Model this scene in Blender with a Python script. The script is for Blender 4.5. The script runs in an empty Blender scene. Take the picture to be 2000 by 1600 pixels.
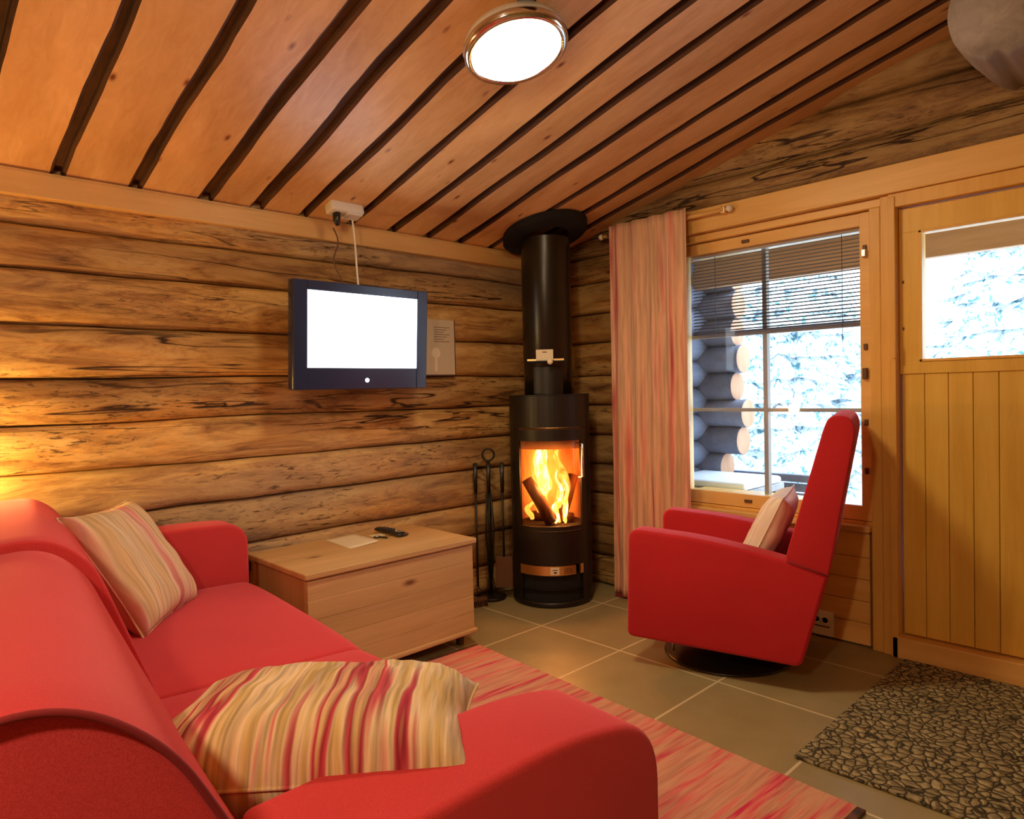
import bpy, bmesh, math, random
from mathutils import Vector, Matrix, noise
from math import sin, cos, pi, radians as R
random.seed(7)
D = bpy.data; SC = bpy.context.scene; COL = SC.collection

# ------------------------------------------------------------------ camera
F_PX, TH, PITCH, ROLL = 1340.79, .806612, .026942, -.02415
cam_d = D.cameras.new('camera'); cam = D.objects.new('camera', cam_d); COL.objects.link(cam)
cam_d.sensor_fit = 'HORIZONTAL'; cam_d.sensor_width = 36; cam_d.lens = 36 * F_PX / 2000; cam_d.clip_start = .02
fw = Vector((-sin(TH) * cos(PITCH), cos(TH) * cos(PITCH), -sin(PITCH)))
rt = Vector((cos(TH), sin(TH), 0)); up = rt.cross(fw)
r2 = rt * cos(ROLL) + up * sin(ROLL); u2 = up * cos(ROLL) - rt * sin(ROLL)
M = Matrix((r2, u2, -fw)).transposed().to_4x4(); M.translation = (0, 0, 1.2)
cam.matrix_world = M; SC.camera = cam

# ------------------------------------------------------------------ light and exposure
W = D.worlds.new('overcast_sky'); SC.world = W; W.use_nodes = True
W.node_tree.nodes['Background'].inputs[0].default_value = (.62, .80, 1, 1)
W.node_tree.nodes['Background'].inputs[1].default_value = 3.0
SC.view_settings.view_transform = 'Standard'; SC.view_settings.look = 'None'
SC.view_settings.exposure = 1.22; SC.view_settings.gamma = 1; SC.view_settings.use_curve_mapping = False
E_CEIL, E_ROOM, E_LAMP = 42.0, 210.0, 120.0          # emission of the three lamps
C_WARM = (1.0, .79, .48)

# ------------------------------------------------------------------ materials
def nt(name):
    m = D.materials.new(name); m.use_nodes = True
    t = m.node_tree; return m, t, t.nodes, t.links, t.nodes['Principled BSDF']
def flat(name, c, rough=.6, metal=0., emit=None, es=0., spec=.5):
    m, t, n, l, b = nt(name)
    b.inputs['Base Color'].default_value = (*c, 1); b.inputs['Roughness'].default_value = rough
    b.inputs['Metallic'].default_value = metal; b.inputs['Specular IOR Level'].default_value = spec
    if emit: b.inputs['Emission Color'].default_value = (*emit, 1); b.inputs['Emission Strength'].default_value = es
    return m
def ramp(n, stops, interp='LINEAR'):
    r = n.new('ShaderNodeValToRGB'); r.color_ramp.interpolation = interp
    e = r.color_ramp.elements
    while len(e) < len(stops): e.new(.5)
    for i, (p, c) in enumerate(stops):
        e[i].position = p; e[i].color = (*c, 1) if len(c) == 3 else c
    return r
def coords(n, l, scale, kind='Object', rot=(0, 0, 0)):
    tc = n.new('ShaderNodeTexCoord'); mp = n.new('ShaderNodeMapping')
    mp.inputs['Scale'].default_value = scale; mp.inputs['Rotation'].default_value = rot
    l.new(tc.outputs[kind], mp.inputs[0]); return mp.outputs[0]
def noi(n, l, vec, scale, detail=3, rough=.5, dist=0):
    x = n.new('ShaderNodeTexNoise'); x.inputs['Scale'].default_value = scale
    x.inputs['Detail'].default_value = detail; x.inputs['Roughness'].default_value = rough
    x.inputs['Distortion'].default_value = dist; l.new(vec, x.inputs['Vector']); return x.outputs[0]
def mix(n, l, f, a, b, mode='MIX'):
    x = n.new('ShaderNodeMix'); x.data_type = 'RGBA'; x.blend_type = mode
    for s, v in ((0, f), (6, a), (7, b)):
        if hasattr(v, 'links'): l.new(v, x.inputs[s])
        elif isinstance(v, (int, float)): x.inputs[s].default_value = v
        else: x.inputs[s].default_value = (*v, 1)
    return x.outputs[2]
def bump(n, l, b, h, strength=.3, dist=.01):
    x = n.new('ShaderNodeBump'); x.inputs['Strength'].default_value = strength; x.inputs['Distance'].default_value = dist
    l.new(h, x.inputs['Height']); l.new(x.outputs[0], b.inputs['Normal'])

def wood(name, lo, hi, axis='x', grain=9., rough=.5, knots=0., knot_c=(.10, .03, .01), vary=0., bmp=.15, spec=.4, kind='Object'):
    """planed wood: long grain streaks along an axis, a few knots"""
    m, t, n, l, b = nt(name)
    i = 'xyz'.index(axis); s = [1, 1, 1]; s[i] = .07
    v = coords(n, l, s, kind)
    g = noi(n, l, v, grain * 4, 4, .6, 1.2)
    g2 = noi(n, l, v, grain * .7, 2, .5, .5)
    c = ramp(n, [(.3, lo), (.7, hi)]); l.new(g, c.inputs[0])
    c2 = ramp(n, [(.35, tuple(x * .8 for x in lo)), (.65, hi)]); l.new(g2, c2.inputs[0])
    out = mix(n, l, .5, c.outputs[0], c2.outputs[0])
    if vary:
        gi = n.new('ShaderNodeNewGeometry'); rr = ramp(n, [(0, (1 - vary,) * 3), (1, (1 + vary * .4,) * 3)])
        l.new(gi.outputs['Random Per Island'], rr.inputs[0]); out = mix(n, l, 1., out, rr.outputs[0], 'MULTIPLY')
    if knots:
        s2 = [1, 1, 1]; s2[i] = .38
        vv = coords(n, l, s2, kind); vo = n.new('ShaderNodeTexVoronoi'); vo.inputs['Scale'].default_value = knots
        l.new(vv, vo.inputs['Vector'])
        k = ramp(n, [(.045, (1, 1, 1)), (.09, (.4, .4, .4)), (.14, (0, 0, 0))]); l.new(vo.outputs['Distance'], k.inputs[0])
        out = mix(n, l, k.outputs[0], out, knot_c)
    l.new(out, b.inputs['Base Color']); b.inputs['Roughness'].default_value = rough
    b.inputs['Specular IOR Level'].default_value = spec
    bump(n, l, b, g, bmp, .004); return m

def log_mat(name, axis, tone=1., grey=.55):
    """weathered debarked log: brown patches, grey sheen, long splits, knots"""
    m, t, n, l, b = nt(name)
    i = 'xyz'.index(axis); s = [1, 1, 1]; s[i] = .16
    v = coords(n, l, s, 'Object')
    big = noi(n, l, v, 3.2, 4, .6, 1.0); mid = noi(n, l, v, 17, 7, .72, .7); fine = noi(n, l, v, 75, 4, .7, .6)
    q = lambda *c: tuple(x * tone for x in c)
    c1 = ramp(n, [(.30, q(.17, .075, .025)), (.40, q(.40, .21, .07)), (.52, q(.65, .41, .15)), (.68, q(.80, .57, .25))]); l.new(mid, c1.inputs[0])
    c2 = ramp(n, [(.36, (.50, .42, .34)), (.46, (.86, .80, .72)), (.56, (1.0, .98, .92)), (.68, (1.15, .98, .72))]); l.new(big, c2.inputs[0])
    out = mix(n, l, 1., c1.outputs[0], c2.outputs[0], 'MULTIPLY')
    gz = noi(n, l, v, 1.3, 2); gzr = ramp(n, [(.5, (0, 0, 0)), (.66, (grey,) * 3)]); l.new(gz, gzr.inputs[0])
    out = mix(n, l, gzr.outputs[0], out, q(.34, .30, .24))
    gi = n.new('ShaderNodeNewGeometry'); rr = ramp(n, [(0, (.62, .55, .5)), (.5, (.9, .87, .84)), (1, (1.12, 1.08, 1.0))])
    l.new(gi.outputs['Random Per Island'], rr.inputs[0]); out = mix(n, l, 1., out, rr.outputs[0], 'MULTIPLY')
    # splits: thin dark lines that run slightly off the log's axis
    s3 = [1, 1, 1]; s3[i] = .05
    vv = coords(n, l, s3, 'Object', rot=(R(2), R(2), R(2))); dn = n.new('ShaderNodeTexNoise'); dn.inputs['Scale'].default_value = 11
    dn.inputs['Detail'].default_value = 3; dn.inputs['Distortion'].default_value = .25; l.new(vv, dn.inputs['Vector'])
    ab = n.new('ShaderNodeMath'); ab.operation = 'SUBTRACT'; ab.inputs[1].default_value = .5; l.new(dn.outputs[0], ab.inputs[0])
    ab2 = n.new('ShaderNodeMath'); ab2.operation = 'ABSOLUTE'; l.new(ab.outputs[0], ab2.inputs[0])
    msk = noi(n, l, v, 2.1, 2); mr = ramp(n, [(.50, (0, 0, 0)), (.60, (1, 1, 1))]); l.new(msk, mr.inputs[0])
    cr = ramp(n, [(.004, (1, 1, 1)), (.013, (0, 0, 0))]); l.new(ab2.outputs[0], cr.inputs[0])
    crk = mix(n, l, 1., cr.outputs[0], mr.outputs[0], 'MULTIPLY')
    out = mix(n, l, crk, out, (.045, .018, .006))
    # fine dark pitting, stronger in rough patches
    pr = ramp(n, [(.36, (1, 1, 1)), (.46, (0, 0, 0))]); l.new(fine, pr.inputs[0])
    pm = noi(n, l, v, 4.7, 3); pmr = ramp(n, [(.46, (0, 0, 0)), (.60, (.9, .9, .9))]); l.new(pm, pmr.inputs[0])
    pit = mix(n, l, 1., pr.outputs[0], pmr.outputs[0], 'MULTIPLY')
    out = mix(n, l, pit, out, (.07, .03, .01))
    l.new(out, b.inputs['Base Color']); b.inputs['Roughness'].default_value = .62; b.inputs['Specular IOR Level'].default_value = .35
    ad = n.new('ShaderNodeMath'); ad.operation = 'SUBTRACT'; l.new(mid, ad.inputs[0]); l.new(crk, ad.inputs[1])
    bump(n, l, b, ad.outputs[0], .55, .02); return m

def stripes(name, stops, axis='x', scale=9., seed=0., rough=.9, wob=.02, fine=.25):
    """woven stripes whose colours change along one axis only"""
    m, t, n, l, b = nt(name)
    i = 'xyz'.index(axis)
    tc = n.new('ShaderNodeTexCoord'); dn = n.new('ShaderNodeTexNoise'); dn.inputs['Scale'].default_value = 5
    l.new(tc.outputs['Object'], dn.inputs['Vector'])
    add = n.new('ShaderNodeVectorMath'); add.operation = 'MULTIPLY_ADD'; add.inputs[1].default_value = (wob,) * 3
    l.new(dn.outputs[1], add.inputs[0]); l.new(tc.outputs['Object'], add.inputs[2])
    mp = n.new('ShaderNodeMapping'); s = [.05, .05, .05]; s[i] = 1; mp.inputs['Scale'].default_value = s
    mp.inputs['Location'].default_value = (seed, seed * .7, seed * .3); l.new(add.outputs[0], mp.inputs[0])
    a = noi(n, l, mp.outputs[0], scale, 3, .65); f = noi(n, l, mp.outputs[0], scale * 9, 2, .6)
    c = ramp(n, stops); l.new(a, c.inputs[0])
    fr = ramp(n, [(.35, (1 - fine,) * 3), (.6, (1, 1, 1))]); l.new(f, fr.inputs[0])
    out = mix(n, l, 1., c.outputs[0], fr.outputs[0], 'MULTIPLY')
    l.new(out, b.inputs['Base Color']); b.inputs['Roughness'].default_value = rough; b.inputs['Specular IOR Level'].default_value = .15
    bump(n, l, b, f, .3, .004); return m

def fabric(name, c, c2, scale=700):
    m, t, n, l, b = nt(name)
    v = coords(n, l, (1, 1, 1)); a = noi(n, l, v, scale, 2); z = noi(n, l, v, 3, 2)
    r = ramp(n, [(.3, c2), (.7, c)]); l.new(a, r.inputs[0])
    q = ramp(n, [(.3, (.93,) * 3), (.7, (1.04,) * 3)]); l.new(z, q.inputs[0])
    l.new(mix(n, l, 1., r.outputs[0], q.outputs[0], 'MULTIPLY'), b.inputs['Base Color'])
    b.inputs['Roughness'].default_value = .95; b.inputs['Specular IOR Level'].default_value = .1
    b.inputs['Sheen Weight'].default_value = .35; b.inputs['Sheen Tint'].default_value = (1, .35, .4, 1)
    bump(n, l, b, a, .12, .001); return m

def glass_mat(name, tint=(.95, .98, 1), refl=.12):
    m = D.materials.new(name); m.use_nodes = True; t = m.node_tree; n, l = t.nodes, t.links; n.clear()
    o = n.new('ShaderNodeOutputMaterial'); mx = n.new('ShaderNodeMixShader'); tr = n.new('ShaderNodeBsdfTransparent')
    gl = n.new('ShaderNodeBsdfGlossy'); gl.inputs['Roughness'].default_value = .02
    tr.inputs[0].default_value = (*tint, 1); fr = n.new('ShaderNodeFresnel'); fr.inputs[0].default_value = 1.45
    ml = n.new('ShaderNodeMath'); ml.operation = 'MULTIPLY'; ml.inputs[1].default_value = refl * 8
    l.new(fr.outputs[0], ml.inputs[0]); l.new(ml.outputs[0], mx.inputs[0]); l.new(tr.outputs[0], mx.inputs[1]); l.new(gl.outputs[0], mx.inputs[2])
    l.new(mx.outputs[0], o.inputs[0]); return m

MAT = {}
MAT['log_y'] = log_mat('weathered_log_along_y', 'y')
MAT['log_x'] = log_mat('weathered_log_along_x', 'x', .72, .15)
MAT['log_ridge'] = wood('grey_ridge_log', (.26, .22, .19), (.46, .42, .39), 'y', 5, .7, 6., (.2, .12, .08))
MAT['log_end'] = log_mat('weathered_log_end', 'z', .9)
MAT['ceil'] = wood('ceiling_pine', (.68, .34, .115), (.90, .56, .25), 'x', 7, .38, 10., (.22, .05, .015), .14)
MAT['bark_shade'] = wood('bark_edge_and_gap_shade', (.045, .016, .007), (.12, .05, .02), 'x', 10, .8)  # bark on the board edges; painted shade on the upper layer in the gaps
MAT['pine'] = wood('light_pine_trim_x', (.74, .40, .10), (.90, .56, .19), 'x', 6, .42, 3.0, (.32, .11, .03))
MAT['pine_y'] = wood('light_pine_trim_y', (.76, .42, .13), (.92, .60, .23), 'y', 6, .42)
MAT['pine_z'] = wood('light_pine_trim_z', (.74, .38, .07), (.88, .52, .13), 'z', 6, .42, 3.0, (.25, .09, .02))
MAT['door'] = wood('honey_door_boards', (.72, .40, .05), (.86, .54, .10), 'z', 8, .42, 0, vary=.08)
MAT['chest'] = wood('chest_pine', (.56, .33, .12), (.74, .48, .22), 'y', 7, .45, 7.0, (.20, .08, .03), .08)
MAT['chest_z'] = wood('chest_pine_side', (.50, .27, .10), (.66, .39, .17), 'z', 7, .45)
MAT['red'] = fabric('red_wool', (.65, .062, .068), (.50, .036, .042))
MAT['chair_red'] = fabric('crimson_wool', (.56, .028, .036), (.38, .014, .018))
MAT['seam'] = flat('dark_red_piping', (.22, .012, .016), .9)
CREAM = (.80, .62, .40); TAN = (.66, .44, .22); PINK = (.72, .30, .26); CRIM = (.50, .03, .06)
STOPS = [(.33, CRIM), (.38, PINK), (.42, CREAM), (.50, TAN), (.55, CREAM), (.61, PINK), (.66, (.60, .22, .14)), (.72, CREAM)]
MAT['cush'] = stripes('striped_cushion_cloth', STOPS, 'x', 8., 1.3)
MAT['cush2'] = stripes('striped_cushion_cloth_broad', [(.28, CRIM), (.34, CREAM), (.40, TAN), (.46, CREAM), (.51, (.62, .42, .16)), (.55, CREAM), (.58, (.60, .10, .12)), (.61, (.42, .03, .06)), (.64, TAN), (.70, PINK), (.76, CREAM)], 'x', 11., 4.1, fine=.4)
MAT['cush3'] = stripes('pale_striped_cloth', [(.28, (.50, .10, .10)), (.33, (.80, .68, .56)), (.5, (.84, .74, .62)), (.62, (.72, .52, .42)), (.7, (.84, .74, .62))], 'x', 5., 7.7)
MAT['curtain'] = stripes('striped_curtain_cloth', [(.30, (.42, .03, .07)), (.36, (.70, .22, .17)), (.43, (.80, .47, .30)), (.50, (.66, .42, .25)), (.56, (.80, .44, .30)), (.62, (.64, .18, .15)), (.68, (.80, .50, .34))], 'x', 7.5, 3.2, wob=.012)
def rug_mat():
    m, t, n, l, b = nt('pink_rag_rug')
    v = coords(n, l, (1, .07, 1)); a = noi(n, l, v, 30, 3, .65, .15); f = noi(n, l, v, 60, 2)
    c = ramp(n, [(.32, (.68, .04, .11)), (.40, (.68, .16, .15)), (.48, (.62, .26, .18)), (.60, (.60, .32, .20)), (.68, (.66, .18, .15))]); l.new(a, c.inputs[0])
    fr = ramp(n, [(.35, (.78,) * 3), (.6, (1, 1, 1))]); l.new(f, fr.inputs[0])
    l.new(mix(n, l, 1., c.outputs[0], fr.outputs[0], 'MULTIPLY'), b.inputs['Base Color']); b.inputs['Roughness'].default_value = .95
    b.inputs['Specular IOR Level'].default_value = .1; bump(n, l, b, f, .4, .004); return m
MAT['rug'] = rug_mat()
def tile_mat():
    m, t, n, l, b = nt('grey_floor_tiles')
    tc = n.new('ShaderNodeTexCoord'); sp = n.new('ShaderNodeSeparateXYZ'); l.new(tc.outputs['Object'], sp.inputs[0])
    outs = []
    for ch, off in ((0, -.937), (1, 2.49)):
        s = n.new('ShaderNodeMath'); s.operation = 'SUBTRACT'; s.inputs[1].default_value = off - .494 / 2; l.new(sp.outputs[ch], s.inputs[0])
        d = n.new('ShaderNodeMath'); d.operation = 'DIVIDE'; d.inputs[1].default_value = .494; l.new(s.outputs[0], d.inputs[0])
        f = n.new('ShaderNodeMath'); f.operation = 'FLOORED_MODULO'; f.inputs[1].default_value = 1; l.new(d.outputs[0], f.inputs[0])
        e = n.new('ShaderNodeMath'); e.operation = 'SUBTRACT'; e.inputs[1].default_value = .5; l.new(f.outputs[0], e.inputs[0])
        g = n.new('ShaderNodeMath'); g.operation = 'ABSOLUTE'; l.new(e.outputs[0], g.inputs[0]); outs.append(g.outputs[0])
    mn = n.new('ShaderNodeMath'); mn.operation = 'MINIMUM'; l.new(outs[0], mn.inputs[0]); l.new(outs[1], mn.inputs[1])
    gr = ramp(n, [(.008, (1, 1, 1)), (.012, (0, 0, 0))]); l.new(mn.outputs[0], gr.inputs[0])
    v = coords(n, l, (1, 1, 1)); a = noi(n, l, v, 5, 4, .6); c = ramp(n, [(.3, (.27, .215, .095)), (.7, (.33, .265, .125))]); l.new(a, c.inputs[0])
    l.new(mix(n, l, gr.outputs[0], c.outputs[0], (.60, .50, .30)), b.inputs['Base Color'])
    b.inputs['Roughness'].default_value = .42
    iv = n.new('ShaderNodeMath'); iv.operation = 'SUBTRACT'; iv.inputs[0].default_value = 1; l.new(gr.outputs[0], iv.inputs[1])
    bump(n, l, b, iv.outputs[0], .3, .003); return m
MAT['tile'] = tile_mat()
def mat_mat():
    m, t, n, l, b = nt('crackled_door_mat')
    v = coords(n, l, (1, 1, 1)); wn = n.new('ShaderNodeTexNoise'); wn.inputs['Scale'].default_value = 14; l.new(v, wn.inputs['Vector'])
    ma = n.new('ShaderNodeVectorMath'); ma.operation = 'MULTIPLY_ADD'; ma.inputs[1].default_value = (.05,) * 3; l.new(wn.outputs[1], ma.inputs[0]); l.new(v, ma.inputs[2])
    vo = n.new('ShaderNodeTexVoronoi'); vo.feature = 'DISTANCE_TO_EDGE'; vo.inputs['Scale'].default_value = 34; l.new(ma.outputs[0], vo.inputs['Vector'])
    a = noi(n, l, v, 40, 3); c = ramp(n, [(.3, (.22, .175, .08)), (.7, (.46, .38, .20))]); l.new(a, c.inputs[0])
    e = ramp(n, [(.03, (1, 1, 1)), (.14, (0, 0, 0))]); l.new(vo.outputs['Distance'], e.inputs[0])
    l.new(mix(n, l, e.outputs[0], c.outputs[0], (.03, .022, .01)), b.inputs['Base Color']); b.inputs['Roughness'].default_value = .9
    bump(n, l, b, vo.outputs['Distance'], .8, .03); return m
MAT['mat'] = mat_mat()
MAT['iron'] = flat('black_painted_steel', (.009, .0065, .004), .42, .0, spec=.5)
MAT['pipe'] = flat('flue_steel', (.018, .013, .007), .30, .2)
MAT['soot'] = flat('soot_black', (.006, .005, .005), .9)
MAT['brass'] = flat('polished_brass', (.88, .60, .26), .34, 1.)
MAT['steel'] = flat('brushed_steel', (.60, .62, .66), .22, 1.)
MAT['hard'] = flat('dark_brown_fitting', (.12, .05, .02), .5)
MAT['white'] = flat('white_plastic', (.80, .76, .68), .4)
MAT['paper'] = flat('cream_paper', (.80, .70, .50), .7)
MAT['paper2'] = flat('beige_print', (.60, .50, .33), .7)
MAT['black'] = flat('black_plastic', (.012, .012, .014), .3)
MAT['tvblack_sky'] = flat('glossy_tv_black_sky_tint', (.014, .024, .07), .22, spec=.8)  # black plastic, with the blue of reflected sky painted into the base colour
MAT['screen'] = flat('lit_screen', (.0, .0, .0), .3, emit=(.80, .90, 1), es=2.6)
MAT['figure'] = flat('screen_figure', (0, 0, 0), .3, emit=(.45, .48, .80), es=1.4)
MAT['led'] = flat('led', (0, 0, 0), .3, emit=(.9, .95, 1), es=2)
MAT['diff'] = flat('lamp_diffuser', (.9, .9, .85), .4, emit=C_WARM, es=E_CEIL)
MAT['bulb2'] = flat('pendant_glow', (.9, .9, .85), .4, emit=(1, .76, .46), es=E_ROOM)
MAT['bulb3'] = flat('wall_lamp_glow', (.9, .9, .85), .4, emit=(1, .64, .18), es=E_LAMP)
MAT['chrome'] = flat('chrome_ring', (.75, .76, .78), .12, 1.)
MAT['glass'] = glass_mat('window_glass', (.97, .99, 1), .05)
MAT['sglass'] = glass_mat('stove_glass', (.92, .85, .78), .06)
MAT['snow'] = flat('snow', (.86, .90, .95), .8)
MAT['slat'] = flat('blind_slat', (.05, .05, .07), .45)
MAT['eave'] = wood('eave_boards', (.45, .26, .15), (.62, .40, .24), 'x', 6, .7)
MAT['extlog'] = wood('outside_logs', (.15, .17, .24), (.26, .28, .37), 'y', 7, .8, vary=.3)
MAT['extend'] = wood('outside_log_ends', (.50, .24, .12), (.70, .42, .26), 'z', 6, .8)
MAT['muntin'] = flat('pale_glazing_bar', (.34, .28, .22), .6)
MAT['rock'] = wood('terrace_boards', (.30, .28, .28), (.45, .42, .40), 'x', 7, .8)
def tree_mat():
    m, t, n, l, b = nt('snowy_branches')
    v = coords(n, l, (1, 1, 1)); a = noi(n, l, v, 9, 5, .75, .8)
    c = ramp(n, [(.39, (.07, .18, .21)), (.44, (.26, .42, .47)), (.50, (.90, .93, .96))]); l.new(a, c.inputs[0])
    l.new(c.outputs[0], b.inputs['Base Color']); b.inputs['Roughness'].default_value = .9; return m
MAT['tree'] = tree_mat()
def brick_mat():
    m, t, n, l, b = nt('firebrick_lining')
    v = coords(n, l, (1, 1, .3)); a = noi(n, l, v, 9, 4)
    c = ramp(n, [(.35, (.40, .18, .07)), (.65, (.75, .45, .22))]); l.new(a, c.inputs[0]); l.new(c.outputs[0], b.inputs['Base Color'])
    b.inputs['Roughness'].default_value = .9; return m
MAT['brick'] = brick_mat()
def flame_mat(name, hot, es):
    m = D.materials.new(name); m.use_nodes = True; t = m.node_tree; n, l = t.nodes, t.links; n.clear()
    o = n.new('ShaderNodeOutputMaterial'); mx = n.new('ShaderNodeMixShader'); tr = n.new('ShaderNodeBsdfTransparent')
    em = n.new('ShaderNodeEmission'); em.inputs[1].default_value = es
    v = coords(n, l, (1, 1, .35)); a = noi(n, l, v, 26, 3, .6, .8)
    c = ramp(n, [(.35, (1, .13, .01)), (.5, (1, .34, .04)), (.62, hot)]); l.new(a, c.inputs[0]); l.new(c.outputs[0], em.inputs[0])
    lw = n.new('ShaderNodeLayerWeight'); lw.inputs[0].default_value = .35
    f = ramp(n, [(.15, (.80,) * 3), (.75, (0, 0, 0))]); l.new(lw.outputs['Facing'], f.inputs[0])
    l.new(f.outputs[0], mx.inputs[0]); l.new(tr.outputs[0], mx.inputs[1]); l.new(em.outputs[0], mx.inputs[2]); l.new(mx.outputs[0], o.inputs[0]); return m
MAT['flame'] = flame_mat('flame_bright', (1, .66, .24), 4.2)
MAT['flame2'] = flame_mat('flame_orange', (1, .42, .08), 1.5)
def charlog_mat():
    m, t, n, l, b = nt('burning_log_bark')
    v = coords(n, l, (1, 1, .2)); a = noi(n, l, v, 30, 4)
    c = ramp(n, [(.35, (.03, .012, .006)), (.7, (.16, .06, .02))]); l.new(a, c.inputs[0]); l.new(c.outputs[0], b.inputs['Base Color']); return m
MAT['char'] = charlog_mat()

# ------------------------------------------------------------------ helpers
def link(name, bm, mat, parent=None, smooth=False, mods=()):
    me = D.meshes.new(name); bm.normal_update(); bm.to_mesh(me); bm.free()
    o = D.objects.new(name, me); COL.objects.link(o)
    for mm in (mat if isinstance(mat, (list, tuple)) else [mat]): me.materials.append(MAT[mm])
    if smooth:
        for p in me.polygons: p.use_smooth = True
    if parent: o.parent = parent
    return o
def thing(name, label, cat, loc=(0, 0, 0), rz=0., group=None):
    o = D.objects.new(name, None); COL.objects.link(o); o.location = loc; o.rotation_euler = (0, 0, rz)
    o.empty_display_size = .1; return tag(o, label, cat, group)
def tag(o, label, cat, group=None, kind=None):
    o['label'] = label; o['category'] = cat
    if group: o['group'] = group
    if kind: o['kind'] = kind
    return o
def struct(o, label=None, cat=None):
    o['kind'] = 'structure'
    if label: o['label'] = label
    if cat: o['category'] = cat
    return o
def NB(): return bmesh.new()
def box(bm, x0, x1, y0, y1, z0, z1, bev=0., seg=2, mtx=None, mi=0):
    r = bmesh.ops.create_cube(bm, size=1)
    vs = r['verts']
    for v in vs:
        v.co = Vector((x0 + (v.co.x + .5) * (x1 - x0), y0 + (v.co.y + .5) * (y1 - y0), z0 + (v.co.z + .5) * (z1 - z0)))
    es = list({e for v in vs for e in v.link_edges}); fs = list({f for v in vs for f in v.link_faces})
    for f in fs: f.material_index = mi
    if bev:
        g = bmesh.ops.bevel(bm, geom=es, offset=bev, segments=seg, profile=.5, affect='EDGES'); vs = list({v for f in g['faces'] for v in f.verts} | {v for v in vs if v.is_valid})
        for f in g['faces']: f.material_index = mi
    if mtx is not None: bmesh.ops.transform(bm, matrix=mtx, verts=vs)
    return vs
def tube(bm, pts, rad, n=12, cap=True):
    """swept tube through points; rad a number or one per point"""
    pts = [Vector(p) for p in pts]; rads = rad if isinstance(rad, (list, tuple)) else [rad] * len(pts)
    rings = []; ref = None
    for i, p in enumerate(pts):
        d = (pts[min(i + 1, len(pts) - 1)] - pts[max(i - 1, 0)]).normalized()
        if ref is None: ref = Vector((0, 0, 1)) if abs(d.z) < .9 else Vector((1, 0, 0))
        a = d.cross(ref).normalized(); b = a.cross(d).normalized(); ref = b
        rings.append([bm.verts.new(p + (a * cos(2 * pi * k / n) + b * sin(2 * pi * k / n)) * rads[i]) for k in range(n)])
    for A, B in zip(rings, rings[1:]):
        for k in range(n): bm.faces.new((A[k], A[(k + 1) % n], B[(k + 1) % n], B[k]))
    if cap:
        bm.faces.new(rings[0][::-1]); bm.faces.new(rings[-1])
def fixn(bm): bmesh.ops.recalc_face_normals(bm, faces=bm.faces)
def lathe(bm, prof, c=(0, 0), n=40, a0=0., a1=2 * pi):
    """revolve (radius, z) points about a vertical axis"""
    full = abs(a1 - a0 - 2 * pi) < 1e-6; m = n if full else n + 1; rings = []
    for r, z in prof: rings.append([bm.verts.new((c[0] + r * cos(a0 + (a1 - a0) * k / n), c[1] + r * sin(a0 + (a1 - a0) * k / n), z)) for k in range(m)])
    for A, B in zip(rings, rings[1:]):
        for k in range(n): bm.faces.new((A[k], A[(k + 1) % m], B[(k + 1) % m], B[k]))
def disc(bm, r, z0, z1, c=(0, 0), n=40, bev=.003):
    lathe(bm, [(.0005, z0), (r - bev, z0), (r, z0 + bev), (r, z1 - bev), (r - bev, z1), (.0005, z1)], c, n)
def patch(bm, r0, r1, a0, a1, z0, z1, n=20):
    """solid piece of a cylindrical shell"""
    g = []
    for k in range(n + 1):
        a = a0 + (a1 - a0) * k / n; g.append([bm.verts.new((r * cos(a), r * sin(a), z)) for r, z in ((r0, z0), (r1, z0), (r1, z1), (r0, z1))])
    for A, B in zip(g, g[1:]):
        for j in range(4): bm.faces.new((A[j], B[j], B[(j + 1) % 4], A[(j + 1) % 4]))
    bm.faces.new(g[0]); bm.faces.new(g[-1][::-1])
def loft(bm, rings):
    R_ = [[bm.verts.new(p) for p in r] for r in rings]
    for A, B in zip(R_, R_[1:]):
        for k in range(len(A)): bm.faces.new((A[k], A[(k + 1) % len(A)], B[(k + 1) % len(A)], B[k]))
    bm.faces.new(R_[0][::-1]); bm.faces.new(R_[-1]); fixn(bm)
def fillet(pts, rads, n=6):
    """round the corners of a closed 2D polygon"""
    out = []; N = len(pts)
    for i, p in enumerate(pts):
        p = Vector(p); a = Vector(pts[i - 1]); b = Vector(pts[(i + 1) % N]); r = rads[i]
        if r <= 0: out.append(p); continue
        da = (a - p); db = (b - p); r = min(r, da.length * .49, db.length * .49); A = p + da.normalized() * r; B = p + db.normalized() * r
        for k in range(n + 1):
            t = k / n; out.append(A * (1 - t) ** 2 + p * 2 * t * (1 - t) + B * t * t)
    return out
def bevel_mod(o, w, seg=3, ang=40):
    m = o.modifiers.new('bevel', 'BEVEL'); m.width = w; m.segments = seg; m.limit_method = 'ANGLE'; m.angle_limit = R(ang); m.harden_normals = False
    for p in o.data.polygons: p.use_smooth = True
    return o
def nz(x, y=0., z=0.): return noise.noise(Vector((x, y, z)))

# ------------------------------------------------------------------ room shell
XA, YB, HC, K = -3.067, 3.306, 2.036, .2477     # left wall, window wall, eaves height, roof slope
XR, YS = 1.9, -1.8; XRIDGE = -.55
def ceil_z(x): return HC + K * (x - XA) if x < XRIDGE else HC + K * (XRIDGE - XA) - K * (x - XRIDGE)

bm = NB(); box(bm, XA - .3, XR + .2, YS - .2, YB + .3, -.12, 0); struct(link('floor', bm, 'tile'), 'olive grey floor of large square tiles with pale grout', 'floor')

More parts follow.
